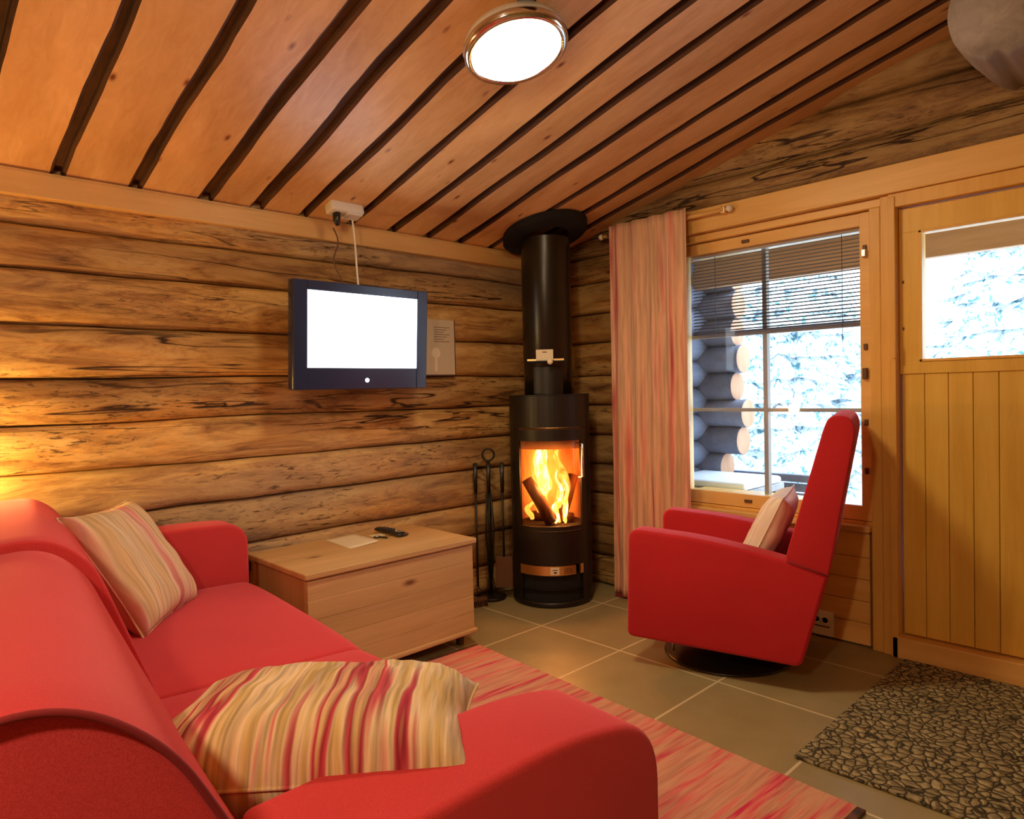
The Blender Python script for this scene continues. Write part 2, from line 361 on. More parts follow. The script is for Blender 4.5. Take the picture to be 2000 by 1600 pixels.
def logs(bm, axis, seams, a0, a1, face, inward, seed, bulge=.062, step=.035, thick=.16, clip=None, segs=9):
    """horizontal logs stacked between seam heights; axis 'y' puts the face at x=face"""
    n = max(2, int((a1 - a0) / step))
    def seam(i, s): return seams[i] + .010 * nz(s * 1.1 + i * 7.3, seed) + .004 * nz(s * 4 + i * 3.1, seed + 9)
    for i in range(len(seams) - 1):
        h = seams[i + 1] - seams[i]; rings = []
        for k in range(n + 1):
            s = a0 + (a1 - a0) * k / n; z0, z1 = seam(i, s), seam(i + 1, s); ring = []
            for j in range(segs + 1):
                t = j / segs; ang = pi * t; z = z0 + (z1 - z0) * (.5 - .5 * cos(ang)) * .995 + .0005
                d = bulge * (max(sin(ang), 0) ** .55) * (.85 + .3 * nz(s * 1.3, i * 5.7 + seed, 1)) + .012 * nz(s * 3, z * 9, i + seed) + .004 * nz(s * 14, z * 40, i)
                p = face + inward * (d - bulge * .35)
                ring.append((p, s, z) if axis == 'y' else (s, p, z))
            for zz in (z1, z0):
                p = face - inward * thick; ring.append((p, s, zz) if axis == 'y' else (s, p, zz))
            rings.append(ring)
        b2 = bmesh.new(); loft(b2, rings); me = D.meshes.new('t'); b2.to_mesh(me); b2.free(); bm.from_mesh(me); D.meshes.remove(me)

SEAM_A = [0, .165, .35, .54, .745, .93, 1.115, 1.29, 1.49, 1.70, 1.86, 2.00, 2.15]
bm = NB(); logs(bm, 'y', SEAM_A, YS, YB + .1, XA, 1, 1.7)
struct(link('wall_left', bm, 'log_y', smooth=True), 'log wall of stacked round logs with the television on it', 'wall')
SEAM_B = [0, .18, .36, .56, .74, .92, 1.10, 1.28, 1.48, 1.66, 1.85, 2.00, 2.12]
bm = NB(); logs(bm, 'x', SEAM_B, XA - .1, -2.135, YB, -1, 4.1)
logs(bm, 'x', [2.12, 2.28, 2.46, 2.62, 2.78], XA - .1, XR, YB, -1, 8.4, bulge=.075)
logs(bm, 'x', SEAM_B, -.02, XR, YB, -1, 6.1)
struct(link('wall_back', bm, 'log_x', smooth=True), 'log gable wall around the window and the door', 'wall')
bm = NB(); logs(bm, 'y', SEAM_A, YS, YB + .1, XR, -1, 3.3, step=.2); struct(link('wall_right', bm, 'log_y', smooth=True), 'log wall of the unseen right side', 'wall')
bm = NB(); logs(bm, 'x', SEAM_B + [2.30, 2.48, 2.66, 2.84], XA, XR, YS, 1, 2.3, step=.2); struct(link('wall_front', bm, 'log_x', smooth=True), 'log wall behind the viewer', 'wall')

# ceiling: wide wany-edged boards running up the slope, gaps showing an upper layer of the same wood, shade painted into its colour
GAPS = [-1.70, -1.44, -1.19, -.93, -.68, -.43, -.18, .07, .32, .58, .84, 1.11, 1.33, 1.56, 1.81, 2.06, 2.28, 2.50, 2.75, 2.97, 3.15]
def gap_edge(i, side, s):
    g = GAPS[i]; w = .014 + .010 * nz(i * 3.3, 5.1) + .008 * nz(s * 2.2 + i * 9, side * 4) + .003 * nz(s * 9, i + side)
    return g + .014 * nz(s * 1.6, i * 7.7) + side * max(w, .006)
def ceiling_half(bm, xa, xb):
    n = 44; th = .026
    for i in range(-1, len(GAPS)):
        rings = []
        for k in range(n + 1):
            x = xa + (xb - xa) * k / n; zb = ceil_z(x)
            y0 = YS - .05 if i < 0 else gap_edge(i, 1, x); y1 = YB + .1 if i == len(GAPS) - 1 else gap_edge(i + 1, -1, x)
            ch = .012
            rings.append([(x, y0, zb + th), (x, y0 + .001, zb + .008), (x, y0 + ch, zb), (x, y1 - ch, zb), (x, y1 - .001, zb + .008), (x, y1, zb + th)])
        b2 = bmesh.new(); loft(b2, rings)
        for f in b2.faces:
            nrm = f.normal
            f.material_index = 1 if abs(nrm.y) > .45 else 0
        me = D.meshes.new('t'); b2.to_mesh(me); b2.free(); bm.from_mesh(me); D.meshes.remove(me)
bm = NB(); ceiling_half(bm, XA - .05, XRIDGE); ceiling_half(bm, XRIDGE, XR + .1)
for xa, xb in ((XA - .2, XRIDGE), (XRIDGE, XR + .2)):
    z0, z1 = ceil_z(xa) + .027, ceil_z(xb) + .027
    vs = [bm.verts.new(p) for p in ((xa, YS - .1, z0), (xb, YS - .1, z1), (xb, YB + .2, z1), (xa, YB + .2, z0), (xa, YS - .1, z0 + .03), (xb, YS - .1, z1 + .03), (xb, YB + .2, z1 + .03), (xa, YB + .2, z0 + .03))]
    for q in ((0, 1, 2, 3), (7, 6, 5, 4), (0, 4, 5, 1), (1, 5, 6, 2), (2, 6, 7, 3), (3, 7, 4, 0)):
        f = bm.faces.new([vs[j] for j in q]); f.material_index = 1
struct(link('ceiling', bm, ['ceil', 'bark_shade']), 'sloping ceiling of wide wany pine boards with dark gaps', 'ceiling')

# cornice board along the left wall, under the ceiling
bm = NB(); box(bm, XA + .0, XA + .062, YS, YB - .01, 1.948, 2.034, .004); box(bm, XA + .0, XA + .05, YS, YB - .01, 2.03, 2.045)
struct(link('trim_1', bm, 'pine_y'), 'pale pine cornice board under the ceiling on the left log wall', 'trim')
# ridge log, sawn off just inside the gable, with a deep drying split underneath
b = NB(); rings = []
for k in range(17):
    t = k / 16; y = YB + .12 - .60 * t; r0 = (.150 + .026 * min(1, t * 1.6)) * (.965 if k == 16 else 1); ring = []
    for j in range(64):
        a = 2 * pi * j / 64; q = r0 * (1 + .05 * nz(cos(a) * 1.5, sin(a) * 1.5, y * 3))
        sp = abs(((a - R(262)) + pi) % (2 * pi) - pi); q *= 1 - .16 * max(0, 1 - sp / R(7))
        ring.append((-.520 + q * cos(a), y, 2.470 + q * sin(a)))
    rings.append(ring)
loft(b, rings); o = link('ridge_log', b, 'log_ridge', smooth=True)
struct(o, 'thick greyish ridge log sawn off under the ceiling, top right corner', 'log beam')

# header beam and casings of the window wall
def st(name, mat, boxes, bev=.004, label=None, cat='trim'):
    b = NB()
    for q in boxes: box(b, *q, bev)
    return struct(link(name, b, mat), label, cat)
st('trim_2', 'pine', [(-2.14, XR - .06, YB - .085, YB + .17, 2.005, 2.125), (-2.14, -1.02, YB - .045, YB + .17, 1.965, 2.003)], label='long pine header beam above the window and the door')
st('trim_3', 'pine_z', [(-1.098, -1.052, YB - .05, YB + .12, 0.0, 1.965), (-1.050, -1.014, YB - .058, YB + .12, 0.0, 2.004)], label='upright pine casing boards between window and door')
st('trim_4', 'pine', [(-1.30 - .755, -1.112, YB - .035, YB + .02, z, z + .098) for z in (.008, .108, .208, .308)] + [(-2.055, -1.112, YB - .035, YB + .02, .408, .528)] + [(-2.055, -1.1, YB + .0, YB + .12, 0, .53)], .003, label='horizontal pine boards below the window sill')
st('trim_5', 'pine', [(-2.06, -1.10, YB - .075, YB + .05, .530, .556)], label='thin pine window sill board')

# window 1
def windowpart(name, mat, boxes, parent, bev=.003, lab=None):
    b = NB()
    for q in boxes: box(b, *q, bev) if bev else box(b, *q)
    o = link(name, b, mat, parent)
    if lab: o['label'] = lab
    return o
w1 = D.objects.new('window_1', None); COL.objects.link(w1); struct(w1, 'large pine window behind the red armchair', 'window')
windowpart('window_frame', 'pine_z', [(-2.14, -2.078, YB - .03, YB + .05, .0, 1.965), (-2.078, -1.098, YB - .02, YB + .12, .556, .57)], w1)
windowpart('sash', 'pine', [(-2.078, -1.10, YB - .012, YB + .05, 1.903, 1.962), (-2.078, -1.10, YB - .012, YB + .05, .572, .640), (-1.150, -1.100, YB - .016, YB + .052, .572, 1.962), (-2.078, -2.05, YB - .012, YB + .05, .572, 1.962)], w1)
windowpart('muntin', 'muntin', [(-1.656, -1.632, YB + .075, YB + .11, .6, 1.93)], w1)
windowpart('muntin', 'muntin', [(-2.07, -1.12, YB + .078, YB + .108, 1.462, 1.482)], w1); windowpart('muntin', 'muntin', [(-2.07, -1.12, YB + .078, YB + .108, 1.062, 1.080)], w1)
windowpart('glass_pane', 'glass', [(-2.06, -1.13, YB + .018, YB + .022, .62, 1.92)], w1, 0)
windowpart('outer_frame', 'pine_z', [(-2.19, -2.135, YB + .06, YB + .18, .55, 1.97), (-1.15, -1.09, YB + .06, YB + .18, .55, 1.97), (-2.06, -1.09, YB + .06, YB + .18, 1.91, 1.99), (-2.06, -1.09, YB + .06, YB + .18, .53, .63)], w1)
for z in (1.80, 1.36, 1.02, .80):
    windowpart('hinge', 'hard', [(-1.134, -1.118, YB - .026, YB - .012, z - .014, z + .014)], w1)
windowpart('latch', 'steel', [(-1.137, -1.117, YB - .036, YB - .012, 1.76, 1.795)], w1, lab='small pale metal latch')
windowpart('latch', 'hard', [(-1.137, -1.117, YB - .036, YB - .012, 1.215, 1.265)], w1)
windowpart('sash_button', 'hard', [(-1.715, -1.675, YB - .022, YB - .010, 1.922, 1.938)], w1); windowpart('sash_button', 'hard', [(-1.72, -1.68, YB - .022, YB - .010, .598, .614)], w1)

# door 1
d1 = D.objects.new('door_1', None); COL.objects.link(d1); struct(d1, 'honey coloured board door with a window in its upper half', 'door')
DX0, DX1, DY = -.984, -.07, YB - .03
windowpart('door_frame', 'pine_z', [(-1.014, -.986, YB - .075, YB + .15, .0, 1.99), (DX1 + .002, -.02, YB - .075, YB + .15, .0, 1.99), (-1.014, -.02, YB - .07, YB + .15, 1.945, 2.004)], d1)
windowpart('threshold', 'pine', [(-1.01, -.02, YB - .075, YB + .16, 0, .092)], d1)
bb = [(DX0 + .006 + i * .0875, DX0 + .0045 + (i + 1) * .0875, DY + .008, DY + .04, .10, 1.235) for i in range(10)]
bb[-1] = (bb[-1][0], DX1 - .004, *bb[-1][2:])
windowpart('door_boards', 'door', bb, d1, .003)
windowpart('door_core', 'door', [(DX0, DX1, DY + .03, DY + .06, .085, 1.24)], d1)
windowpart('door_rail', 'door', [(DX0, DX1, DY, DY + .05, 1.232, 1.285), (DX0, DX1, DY, DY + .05, 1.835, 1.94), (DX0, DX0 + .078, DY, DY + .05, 1.283, 1.837), (DX1 - .078, DX1, DY, DY + .05, 1.283, 1.837)], d1)
windowpart('glazing_bead', 'pine_z', [(-.907, -.895, DY - .006, DY + .05, 1.283, 1.837), (-.16, -.147, DY - .006, DY + .05, 1.283, 1.837), (-.907, -.147, DY - .006, DY + .05, 1.283, 1.294), (-.907, -.147, DY - .006, DY + .05, 1.826, 1.837)], d1, .002)
windowpart('glass_pane', 'glass', [(-.9, -.155, DY + .022, DY + .026, 1.285, 1.835)], d1, 0)
for z in (1.62, 1.42): windowpart('screw', 'hard', [(-.972, -.964, DY - .003, DY + .004, z, z + .014)], d1)
for z in (1.30, .82): windowpart('hinge', 'pine_z', [(-.996, -.984, DY - .055, DY - .03, z, z + .07)], d1)

# ------------------------------------------------------------------ outside
def outside():
    b = NB(); n = 40
    g = [[b.verts.new((-14 + 26 * i / n, 3.6 + 24 * j / n, -.35 + .12 * nz(i * .35, j * .35) + max(0, j / n * 24 - 6) * .10)) for i in range(n + 1)] for j in range(n + 1)]
    for j in range(n):
        for i in range(n): b.faces.new((g[j][i], g[j][i + 1], g[j + 1][i + 1], g[j + 1][i]))
    o = link('snow_ground', b, 'snow', smooth=True); struct(o, 'bright snow covered ground outside the window', 'ground')
    b = NB(); box(b, -2.9, .6, 3.5, 4.75, -.14, -.02); struct(link('terrace', b, 'rock'), 'boarded terrace outside the window', 'terrace')
    # log wing of the cabin left of the window
    b = NB(); b2 = NB()
    zs = [-.1 + .185 * i for i in range(13)]
    for i, z in enumerate(zs):
        y1 = 4.55 + .12 * nz(i * 2.7, 3); tube(b, [(-2.62, 3.52, z + .09), (-2.62, 4.05, z + .09), (-2.62, y1, z + .09)], .098, 18)
        e = -2.30 + .16 * nz(i * 5.1, 8)
        if i % 2 == 0 or True: tube(b2, [(-2.9, 4.36, z + .0), (e, 4.36, z + .0)], .096 + .006 * nz(i * 3, 1), 20)
    w = link('outbuilding_wall', b, 'extlog', smooth=True); struct(w, 'grey blue log wing outside, left in the window', 'wall')
    b2.normal_update()
    for f in b2.faces: f.material_index = 1 if abs(f.normal.x) > .8 else 0
    e = link('crossing_logs', b2, ['extlog', 'extend'], smooth=True); struct(e, 'tan sawn log ends of the wing outside the window', 'wall')
    for w_ in (w, e): bevel_mod(w_, .004, 2)
    b = NB()
    for i in range(6): box(b, -3.2, 1.6, 3.5 + i * .115, 3.61 + i * .115, 2.10 - i * .012, 2.12 - i * .012, .003)
    box(b, -3.2, 1.6, 4.18, 4.24, 1.86, 2.10, .004); box(b, -3.2, 1.6, 3.5, 4.2, 2.14, 2.2)
    struct(link('porch_eave', b, 'eave'), 'boarded eave above the terrace outside', 'roof')
    b = NB()
    for i in range(9): box(b, -2.7, -1.75, 4.56, 4.62, .02 + i * .065, .07 + i * .065, .004)
    for x in (-2.68, -1.80): box(b, x, x + .04, 4.60, 4.66, 0, .62)
    tag(link('terrace_railing', b, 'extlog'), 'low slatted terrace railing seen through the bottom of the window', 'railing')
    t = thing('terrace_table', 'snow covered table on the terrace, bottom left in the window', 'table', (-2.16, 3.98, -.02))
    b = NB(); box(b, -.36, .22, -.25, .25, .56, .60, .004); link('tabletop', b, 'rock', t)
    b = NB(); box(b, -.35, .21, -.24, .24, .60, .645, .02, 3); link('snow_layer', b, 'snow', t, True)
    for x in (-.32, .16):
        for y in (-.21, .17): b = NB(); box(b, x, x + .04, y, y + .04, 0, .56); link('leg', b, 'rock', t)
outside()
def conifer(name, x, y, h, label, sd):
    t = thing(name, label, 'tree', (x, y, -.2), 0, 'snowy trees outside')
    b = NB(); tube(b, [(0, 0, -.3), (0, 0, h * .5), (0, 0, h * .97)], [.09 * h / 5, .06 * h / 5, .01], 8); link('trunk', b, 'hard', t)
    b = NB(); tiers = 13; seg = 44
    for q in range(tiers):
        f = q / tiers; zb = h * (.04 + .86 * f); zt = zb + h * .20; r = h * .235 * (1 - f) ** .8 + .1
        rings = []
        for rr, zz in ((.03, zt), (.45, zb + h * .09), (.8, zb + h * .02), (1., zb - h * .025)):
            ring = []
            for k in range(seg):
                a = 2 * pi * k / seg; wv = 1 + .34 * nz(cos(a) * 3.5 + sd, sin(a) * 3.5, q * 2.2) * (rr > .2) + (.12 if k % 4 < 2 else -.1) * (rr > .7)
                ring.append(b.verts.new((r * rr * wv * cos(a), r * rr * wv * sin(a), zz + .10 * nz(a * 3, q, sd) * (rr > .3))))
            rings.append(ring)
        for A, B in zip(rings, rings[1:]):
            for k in range(seg): b.faces.new((A[k], A[(k + 1) % seg], B[(k + 1) % seg], B[k]))
    link('snowy_foliage', b, 'tree', t, True)
TR = [(-4.0, 8.6, 4.2, 'snow laden tree filling the right panes of the window, nearest of all'), (-1.4, 9.2, 4.6, 'snow laden tree seen through the door window'),
      (-6.8, 9.6, 4.4, 'snow laden tree beyond the log ends of the wing'), (-5.7, 13.4, 5.6, 'far snow laden tree in the left panes of the window'),
      (-2.3, 12.9, 5.6, 'far snow laden tree between window and door'), (.7, 12.4, 5.6, 'far snow laden tree at the right edge of the door window')]
for i, (x, y, h, lb) in enumerate(TR): conifer('snowy_tree', x, y, h, lb, i * 3.7)

# ------------------------------------------------------------------ sofa
def sofa():
    t = thing('sofa', 'red fabric two seat sofa with striped cushions, lower left', 'sofa', (-.68, 1.0, 0), pi - R(4.5))
    L = 2.25
    def prism(name, prof, x0, x1, mat='red', bev=.02, n=10, shape=None, seg=3):
        b = NB(); rings = []
        for k in range(n + 1):
            x = x0 + (x1 - x0) * k / n; rings.append([((x,) + tuple(shape(x, v, z) if shape else (v, z))) for v, z in prof])
        loft(b, rings); return bevel_mod(link(name, b, mat, t), bev, seg, 50)
    b = NB(); box(b, .02, L - .02, .05, .98, .07, .30, .02); link('base', b, 'red', t, True)
    sp = fillet([(0, .25), (0, .455), (.60, .465), (.60, .25)], [.02, .075, .02, .02], 8)
    cr = lambda a, bb: (lambda x, v, z: (v, z + (.012 * (1 - ((x - (a + bb) / 2) / ((bb - a) / 2)) ** 4)) * (z > .4)))
    prism('seat_cushion', sp, .195, 1.098, shape=cr(.195, 1.098), bev=.016); prism('seat_cushion', sp, 1.102, 2.085, shape=cr(1.102, 2.085), bev=.016)
    ap = fillet([(.01, .08), (.01, .625), (.22, .665), (.66, .64), (.66, .08)], [.02, .15, .12, .02, .02], 9)
    ap2 = fillet([(.02, .08), (.02, .685), (.22, .70), (.66, .69), (.66, .08)], [.02, .09, .1, .02, .02], 9)
    prism('armrest', ap, 0, .20, bev=.035, n=1, seg=5); prism('armrest', ap2, L - .16, L, bev=.035, n=1, seg=5)
    def bshape(x, v, z):
        s = x / L; f = max(0, (z - .4) / .45)
        return (v + f * (.07 * (1 - s) ** 1.5 - .06 * s), z + max(0, f) * (.052 * (1 - s) ** 1.3 - .02 * s))
    bp = fillet([(.585, .12), (.57, .44), (.72, .80), (.80, .865), (1.02, .85), (1.05, .12)], [.01, .02, .10, .06, .08, .01], 8)
    bp2 = fillet([(.585, .12), (.56, .44), (.700, .815), (.79, .885), (1.02, .87), (1.05, .12)], [.01, .02, .10, .06, .08, .01], 8)
    prism('backrest', bp, .015, 1.098, shape=bshape, bev=.014); prism('backrest', bp2, 1.102, L - .01, shape=bshape, bev=.018)
    # piping that follows the near end of the backrest
    b = NB(); pp = [(.008, *bshape(0, v, z)) for v, z in bp[1:-1]]; tube(b, pp, .0042, 8); link('piping', b, 'seam', t, True)
    for x in (.08, L - .08):
        for y in (.09, .94): b = NB(); tube(b, [(x, y, 0), (x, y, .08)], [.02, .028], 14); link('foot', b, 'black', t)
    return t
sofa()

def cushion(name, label, mat, Mx, w=.45, h=.45, th=.15, seed=0., group='striped cushions'):
    """knife edge cushion: local x and y in its plane, z its thickness"""
    t = thing(name, label, 'cushion', (0, 0, 0), 0, group); t.matrix_world = Mx
    b = NB(); n = 30; fr = {}; bk = {}
    for i in range(n + 1):
        for j in range(n + 1):
            u, v = 2 * i / n - 1, 2 * j / n - 1; e = max(0, (1 - u ** 4)) ** .55 * max(0, (1 - v ** 4)) ** .55
            pin = 1 - .085 * (1 - u * u) * abs(v) ** 3; pin2 = 1 - .085 * (1 - v * v) * abs(u) ** 3
            wr = .007 * nz(u * 3 + seed, v * 3) + .006 * nz(u * 12, v * 3 + seed) * max(abs(u), abs(v)) ** 2
            x, y = u * w / 2 * pin2, v * h / 2 * pin
            edge = i in (0, n) or j in (0, n)
            zz = th / 2 * e + (wr if not edge else 0)
            fr[i, j] = b.verts.new((x, y, zz)); bk[i, j] = fr[i, j] if edge else b.verts.new((x, y, -zz))
    for i in range(n):
        for j in range(n):
            b.faces.new((fr[i, j], fr[i + 1, j], fr[i + 1, j + 1], fr[i, j + 1])); b.faces.new((bk[i, j + 1], bk[i + 1, j + 1], bk[i + 1, j], bk[i, j]))
    o = link('cushion_cover', b, mat, t, True)
    b = NB(); ring = [fr_ for fr_ in []]; pts = []
    for k in range(n + 1): pts.append((k, 0))
    for k in range(1, n + 1): pts.append((n, k))
    for k in range(1, n + 1): pts.append((n - k, n))
    for k in range(1, n + 1): pts.append((0, n - k))
    P3 = []
    for i, j in pts:
        u, v = 2 * i / n - 1, 2 * j / n - 1
        P3.append((u * w / 2 * (1 - .085 * (1 - v * v) * abs(u) ** 3), v * h / 2 * (1 - .085 * (1 - u * u) * abs(v) ** 3), 0))
    tube(b, P3, .0035, 6, False); link('edge_seam', b, mat, t, True)
    return t
def frame_from(c, xax, yax):
    X = Vector(xax).normalized(); Z = X.cross(Vector(yax)).normalized(); Y = Z.cross(X)
    m = Matrix((X, Y, Z)).transposed().to_4x4(); m.translation = c; return m
# far cushion leans in the corner of the far arm and the back
cushion('striped_cushion', 'square cream and pink striped cushion standing in the far corner of the sofa', 'cush',
        frame_from((-2.55, .665, .650), (-.40, .31, -.02), (-.20, -.14, .36)), .47, .45, .15, 2.)
cushion('striped_cushion', 'large striped cushion at the near end of the sofa, crimson and gold bands', 'cush2',
        frame_from((-1.08, .562, .618), (.37, .43, .0), (-.33, .24, -.035)), .54, .42, .18, 5.)

# ------------------------------------------------------------------ blanket chest
def chest():
    t = thing('blanket_chest', 'pale pine blanket chest with a flat lid by the log wall', 'chest', (-2.48, 1.25, 0))
    dx, L = -.53, .845
    b = NB()
    for i in range(5): z = .075 + i * .081; box(b, -.022, 0, 0, L, z, z + .0803, .0015)
    box(b, -.022, 0, 0, L, .475, .482); link('front_board', b, 'chest', t)
    b = NB(); box(b, dx, dx + .02, 0, L, .075, .48); link('back_board', b, 'chest', t)
    for y in (0, L - .022):
        b = NB(); box(b, dx + .02, -.022, y + .004, y + .018, .075, .48); box(b, dx, dx + .05, y - .006, y + .02, .075, .48, .002); box(b, -.03, -.0221, y - .002, y + .02, .075, .48, .002)
        link('side_board', b, 'chest_z', t)
    b = NB(); box(b, dx - .01, .014, -.016, L + .016, .483, .508, .006, 3); link('lid', b, 'chest', t)
    b = NB(); box(b, dx, .012, -.012, L + .012, .058, .078, .005); link('plinth', b, 'chest', t)
    for x in (dx + .04, -.05):
        for y in (.05, L - .05): b = NB(); tube(b, [(x, y, 0), (x, y, .06)], [.018, .024], 14); link('foot', b, 'char', t)
    b = NB(); box(b, dx - .02, dx + .02, -.035, -.006, .43, .475, .006); link('hinge', b, 'black', t)
chest()
def on_chest():
    z = .5085
    t = thing('letter', 'cream sheet of paper lying on the chest lid', 'paper', (-2.87, 1.685, z))
    b = NB(); vs = []
    for i in range(9):
        for j in range(7):
            u, v = i / 8, j / 6; p = Vector((-.12, -.08 + 0, 0)) + Vector((.26 * u - .02 * v, .17 * v - .02 * u, .001 + .004 * u * v * v)); vs.append(b.verts.new(p))
    for i in range(8):
        for j in range(6): b.faces.new((vs[i * 7 + j], vs[i * 7 + j + 1], vs[(i + 1) * 7 + j + 1], vs[(i + 1) * 7 + j]))
    s = link('sheet', b, 'paper', t, True); m = s.modifiers.new('t', 'SOLIDIFY'); m.thickness = .0012; m.offset = 1
    b = NB(); box(b, -.02, .03, .10, .165, .0015, .006, .002); link('folded_flap', b, 'paper', t)
    b = NB()
    for k in range(-6, 7):
        pass
    t2 = thing('bottle_opener', 'small dark opener lying between the paper and the remote control', 'opener', (-2.84, 1.80, z), R(20))
    b = NB(); lathe(b, [(.010, .0), (.017, .0), (.017, .006), (.010, .006), (.010, 0)], n=18); link('ring', b, 'black', t2, True)
    b = NB(); box(b, .014, .06, -.005, .005, 0, .006, .002); link('handle', b, 'black', t2)
    t3 = thing('remote_control', 'black remote control on the chest lid beside the paper', 'remote control', (-2.85, 1.885, z), R(6))
    b = NB(); rings = []
    for k in range(13):
        s = k / 12; x = -.095 + .19 * s; w = .021 + .006 * cos(s * pi * 2) + .006 * s; hh = .020 + .006 * sin(s * pi); lift = .008 * (1 - s) ** 2
        rings.append([(x, w * cos(a), lift + hh / 2 + hh / 2 * sin(a)) for a in [2 * pi * j / 14 for j in range(14)]])
    loft(b, rings); link('body', b, 'black', t3, True)
    b = NB(); tube(b, [(.06 + .017 * cos(a), .017 * sin(a), .0245) for a in [2 * pi * j / 16 for j in range(17)]], .0025, 6); link('navigation_ring', b, 'steel', t3, True)
    for i in range(4):
        for j in range(3): b = NB(); box(b, -.06 + i * .022, -.05 + i * .022, -.014 + j * .011, -.008 + j * .011, .024, .031, .001); link('button', b, 'slat', t3)
on_chest()

# ------------------------------------------------------------------ stove
STX, STY = -2.712, 2.895
FACE = math.atan2(-STY, -STX)
def stove():
    t = thing('wood_stove', 'tall round black wood stove with a fire behind its glass, in the corner', 'stove', (STX, STY, 0), FACE)
    r = .230
    b = NB(); disc(b, r, 0.0, .032, n=64, bev=.006); link('base_plate', b, 'iron', t, True)
    b = NB(); patch(b, r - .012, r - .001, R(48), R(312), .03, .995, 60); patch(b, .19, r - .004, R(-50), R(50), .235, .30, 30)
    patch(b, .19, r - .004, R(-50), R(50), .10, .104, 20)
    link('body_shell', b, 'iron', t, False)
    b = NB(); patch(b, r - .03, r - .02, R(-52), R(52), .03, .178, 24); disc(b, r - .02, .160, .170, n=48); link('wood_niche', b, 'soot', t)
    b = NB(); patch(b, r - .012, r, R(-56), R(56), .236, .425, 36); disc(b, r - .02, .38, .422, n=48); link('lower_panel', b, 'iron', t)
    b = NB(); patch(b, r - .010, r + .002, R(-50), R(34), .182, .234, 30); patch(b, r - .010, r + .002, R(42), R(48), .182, .234, 6); bb = link('brass_band', b, 'brass', t); bb['label'] = 'shiny brass band with a maker plate'
    b = NB(); patch(b, r + .0021, r + .0032, R(-3), R(9), .188, .228, 8); p = link('maker_plate', b, 'paper', bb)
    b = NB(); patch(b, r + .0033, r + .0038, R(0), R(7), .212, .216, 4); patch(b, r + .0033, r + .0038, R(1.5), R(5.5), .196, .205, 4)
    for k, a in enumerate((16, 19.5, 23, 26.5)):
        if k == 3: patch(b, r + .0023, r + .003, R(a), R(a + .8), .192, .22, 2); continue
        for z in (.194, .2065, .219): patch(b, r + .0023, r + .003, R(a), R(a + 2.2), z - .002, z + .001, 3)
        patch(b, r + .0023, r + .003, R(a), R(a + .6), .206, .220, 2); patch(b, r + .0023, r + .003, R(a + 1.6), R(a + 2.2), .193, .207, 2)
    link('lettering', b, 'char', bb)
    b = NB()
    for q in ((-56, -46.5, .43, .985), (46.5, 56, .43, .985), (-46.5, 46.5, .922, .985), (-46.5, 46.5, .43, .452)): patch(b, r - .006, r + .006, R(q[0]), R(q[1]), q[2], q[3], 24)
    dr = link('stove_door', b, 'iron', t)
    b = NB(); patch(b, r - .002, r + .001, R(-46.5), R(46.5), .452, .922, 30); link('door_glass', b, 'sglass', dr)
    b = NB(); patch(b, r - .018, r - .008, R(-46.5), R(46.5), .875, .922, 30)
    link('baffle_plate', b, 'brick', t)
    b = NB(); tube(b, [(cos(R(43)) * (r + .004), sin(R(43)) * (r + .004), .905), (cos(R(43)) * (r + .032), sin(R(43)) * (r + .032), .90), (cos(R(43)) * (r + .032), sin(R(43)) * (r + .032), .72), (cos(R(43)) * (r + .004), sin(R(43)) * (r + .004), .715)], .007, 10); link('door_handle', b, 'steel', dr, True)
    b = NB(); disc(b, r, .992, 1.174, n=64, bev=.004); disc(b, r + .002, 1.166, 1.176, n=64); link('top_section', b, 'iron', t)
    # firebox
    b = NB(); patch(b, .19, .20, R(70), R(290), .44, .95, 40); link('firebrick_lining', b, 'brick', t, False)
    b = NB(); disc(b, .215, .424, .440, n=40); link('firebox_floor', b, 'soot', t)
    for q in (((.10, -.135, .70), (.10, -.06, .57), (.11, .0, .45)), ((-.06, -.12, .46), (-.02, .0, .47), (.03, .12, .46)), ((-.05, .13, .70), (.0, .09, .58), (.03, .05, .46))):
        b = NB(); tube(b, q, [.032, .036, .034], 12); lg = link('burning_log', b, 'char', t, True)
    fl = [((.07, -.055, .60), .046, .31, 'flame'), ((.05, -.03, .63), .034, .26, 'flame'), ((.02, -.06, .50), .06, .38, 'flame2'), ((.09, .045, .45), .015, .30, 'flame'), ((.06, .085, .45), .016, .24, 'flame'), ((.0, .06, .47), .05, .40, 'flame2'), ((.11, .025, .45), .011, .15, 'flame'), ((.11, .07, .45), .010, .20, 'flame'), ((.08, -.12, .47), .02, .12, 'flame2')]
    for i, ((x, y, z), rr, h, mm) in enumerate(fl):
        b = NB(); pts = []; rad = []
        for k in range(15):
            s = k / 14; pts.append((x + .02 * nz(s * 2.4, i * 3), y + .045 * s * nz(s * 3 + i, 7) + .012 * sin(s * 7 + i), z + h * s)); rad.append(max(.001, rr * (s + .12) ** .5 * (1 - s) ** .8 * 1.7 * (1 + .25 * nz(s * 5, i))))
        tube(b, pts, rad, 12); f = link('flame', b, mm, t, True)
    ld = D.lights.new('fire_glow', 'POINT'); ld.color = (1, .36, .08); ld.energy = 14; ld.shadow_soft_size = .05
    lo = D.objects.new('fire_glow', ld); COL.objects.link(lo); lo.parent = t; lo.location = (.07, 0, .72)
    # flue
    f = thing('flue_pipe', 'black round flue pipe rising from the stove to the ceiling', 'flue pipe', (STX, STY, 0), FACE)
    zt = ceil_z(STX) - .005
    b = NB(); lathe(b, [(.0005, 1.1765), (.138, 1.1765), (.138, 1.34), (.1405, 1.345), (.1405, 2.06)], n=56); link('pipe', b, 'pipe', f, True)
    b = NB(); patch(b, .1385, .146, R(-34), R(34), 1.1765, 1.33, 14); link('access_panel', b, 'iron', f)
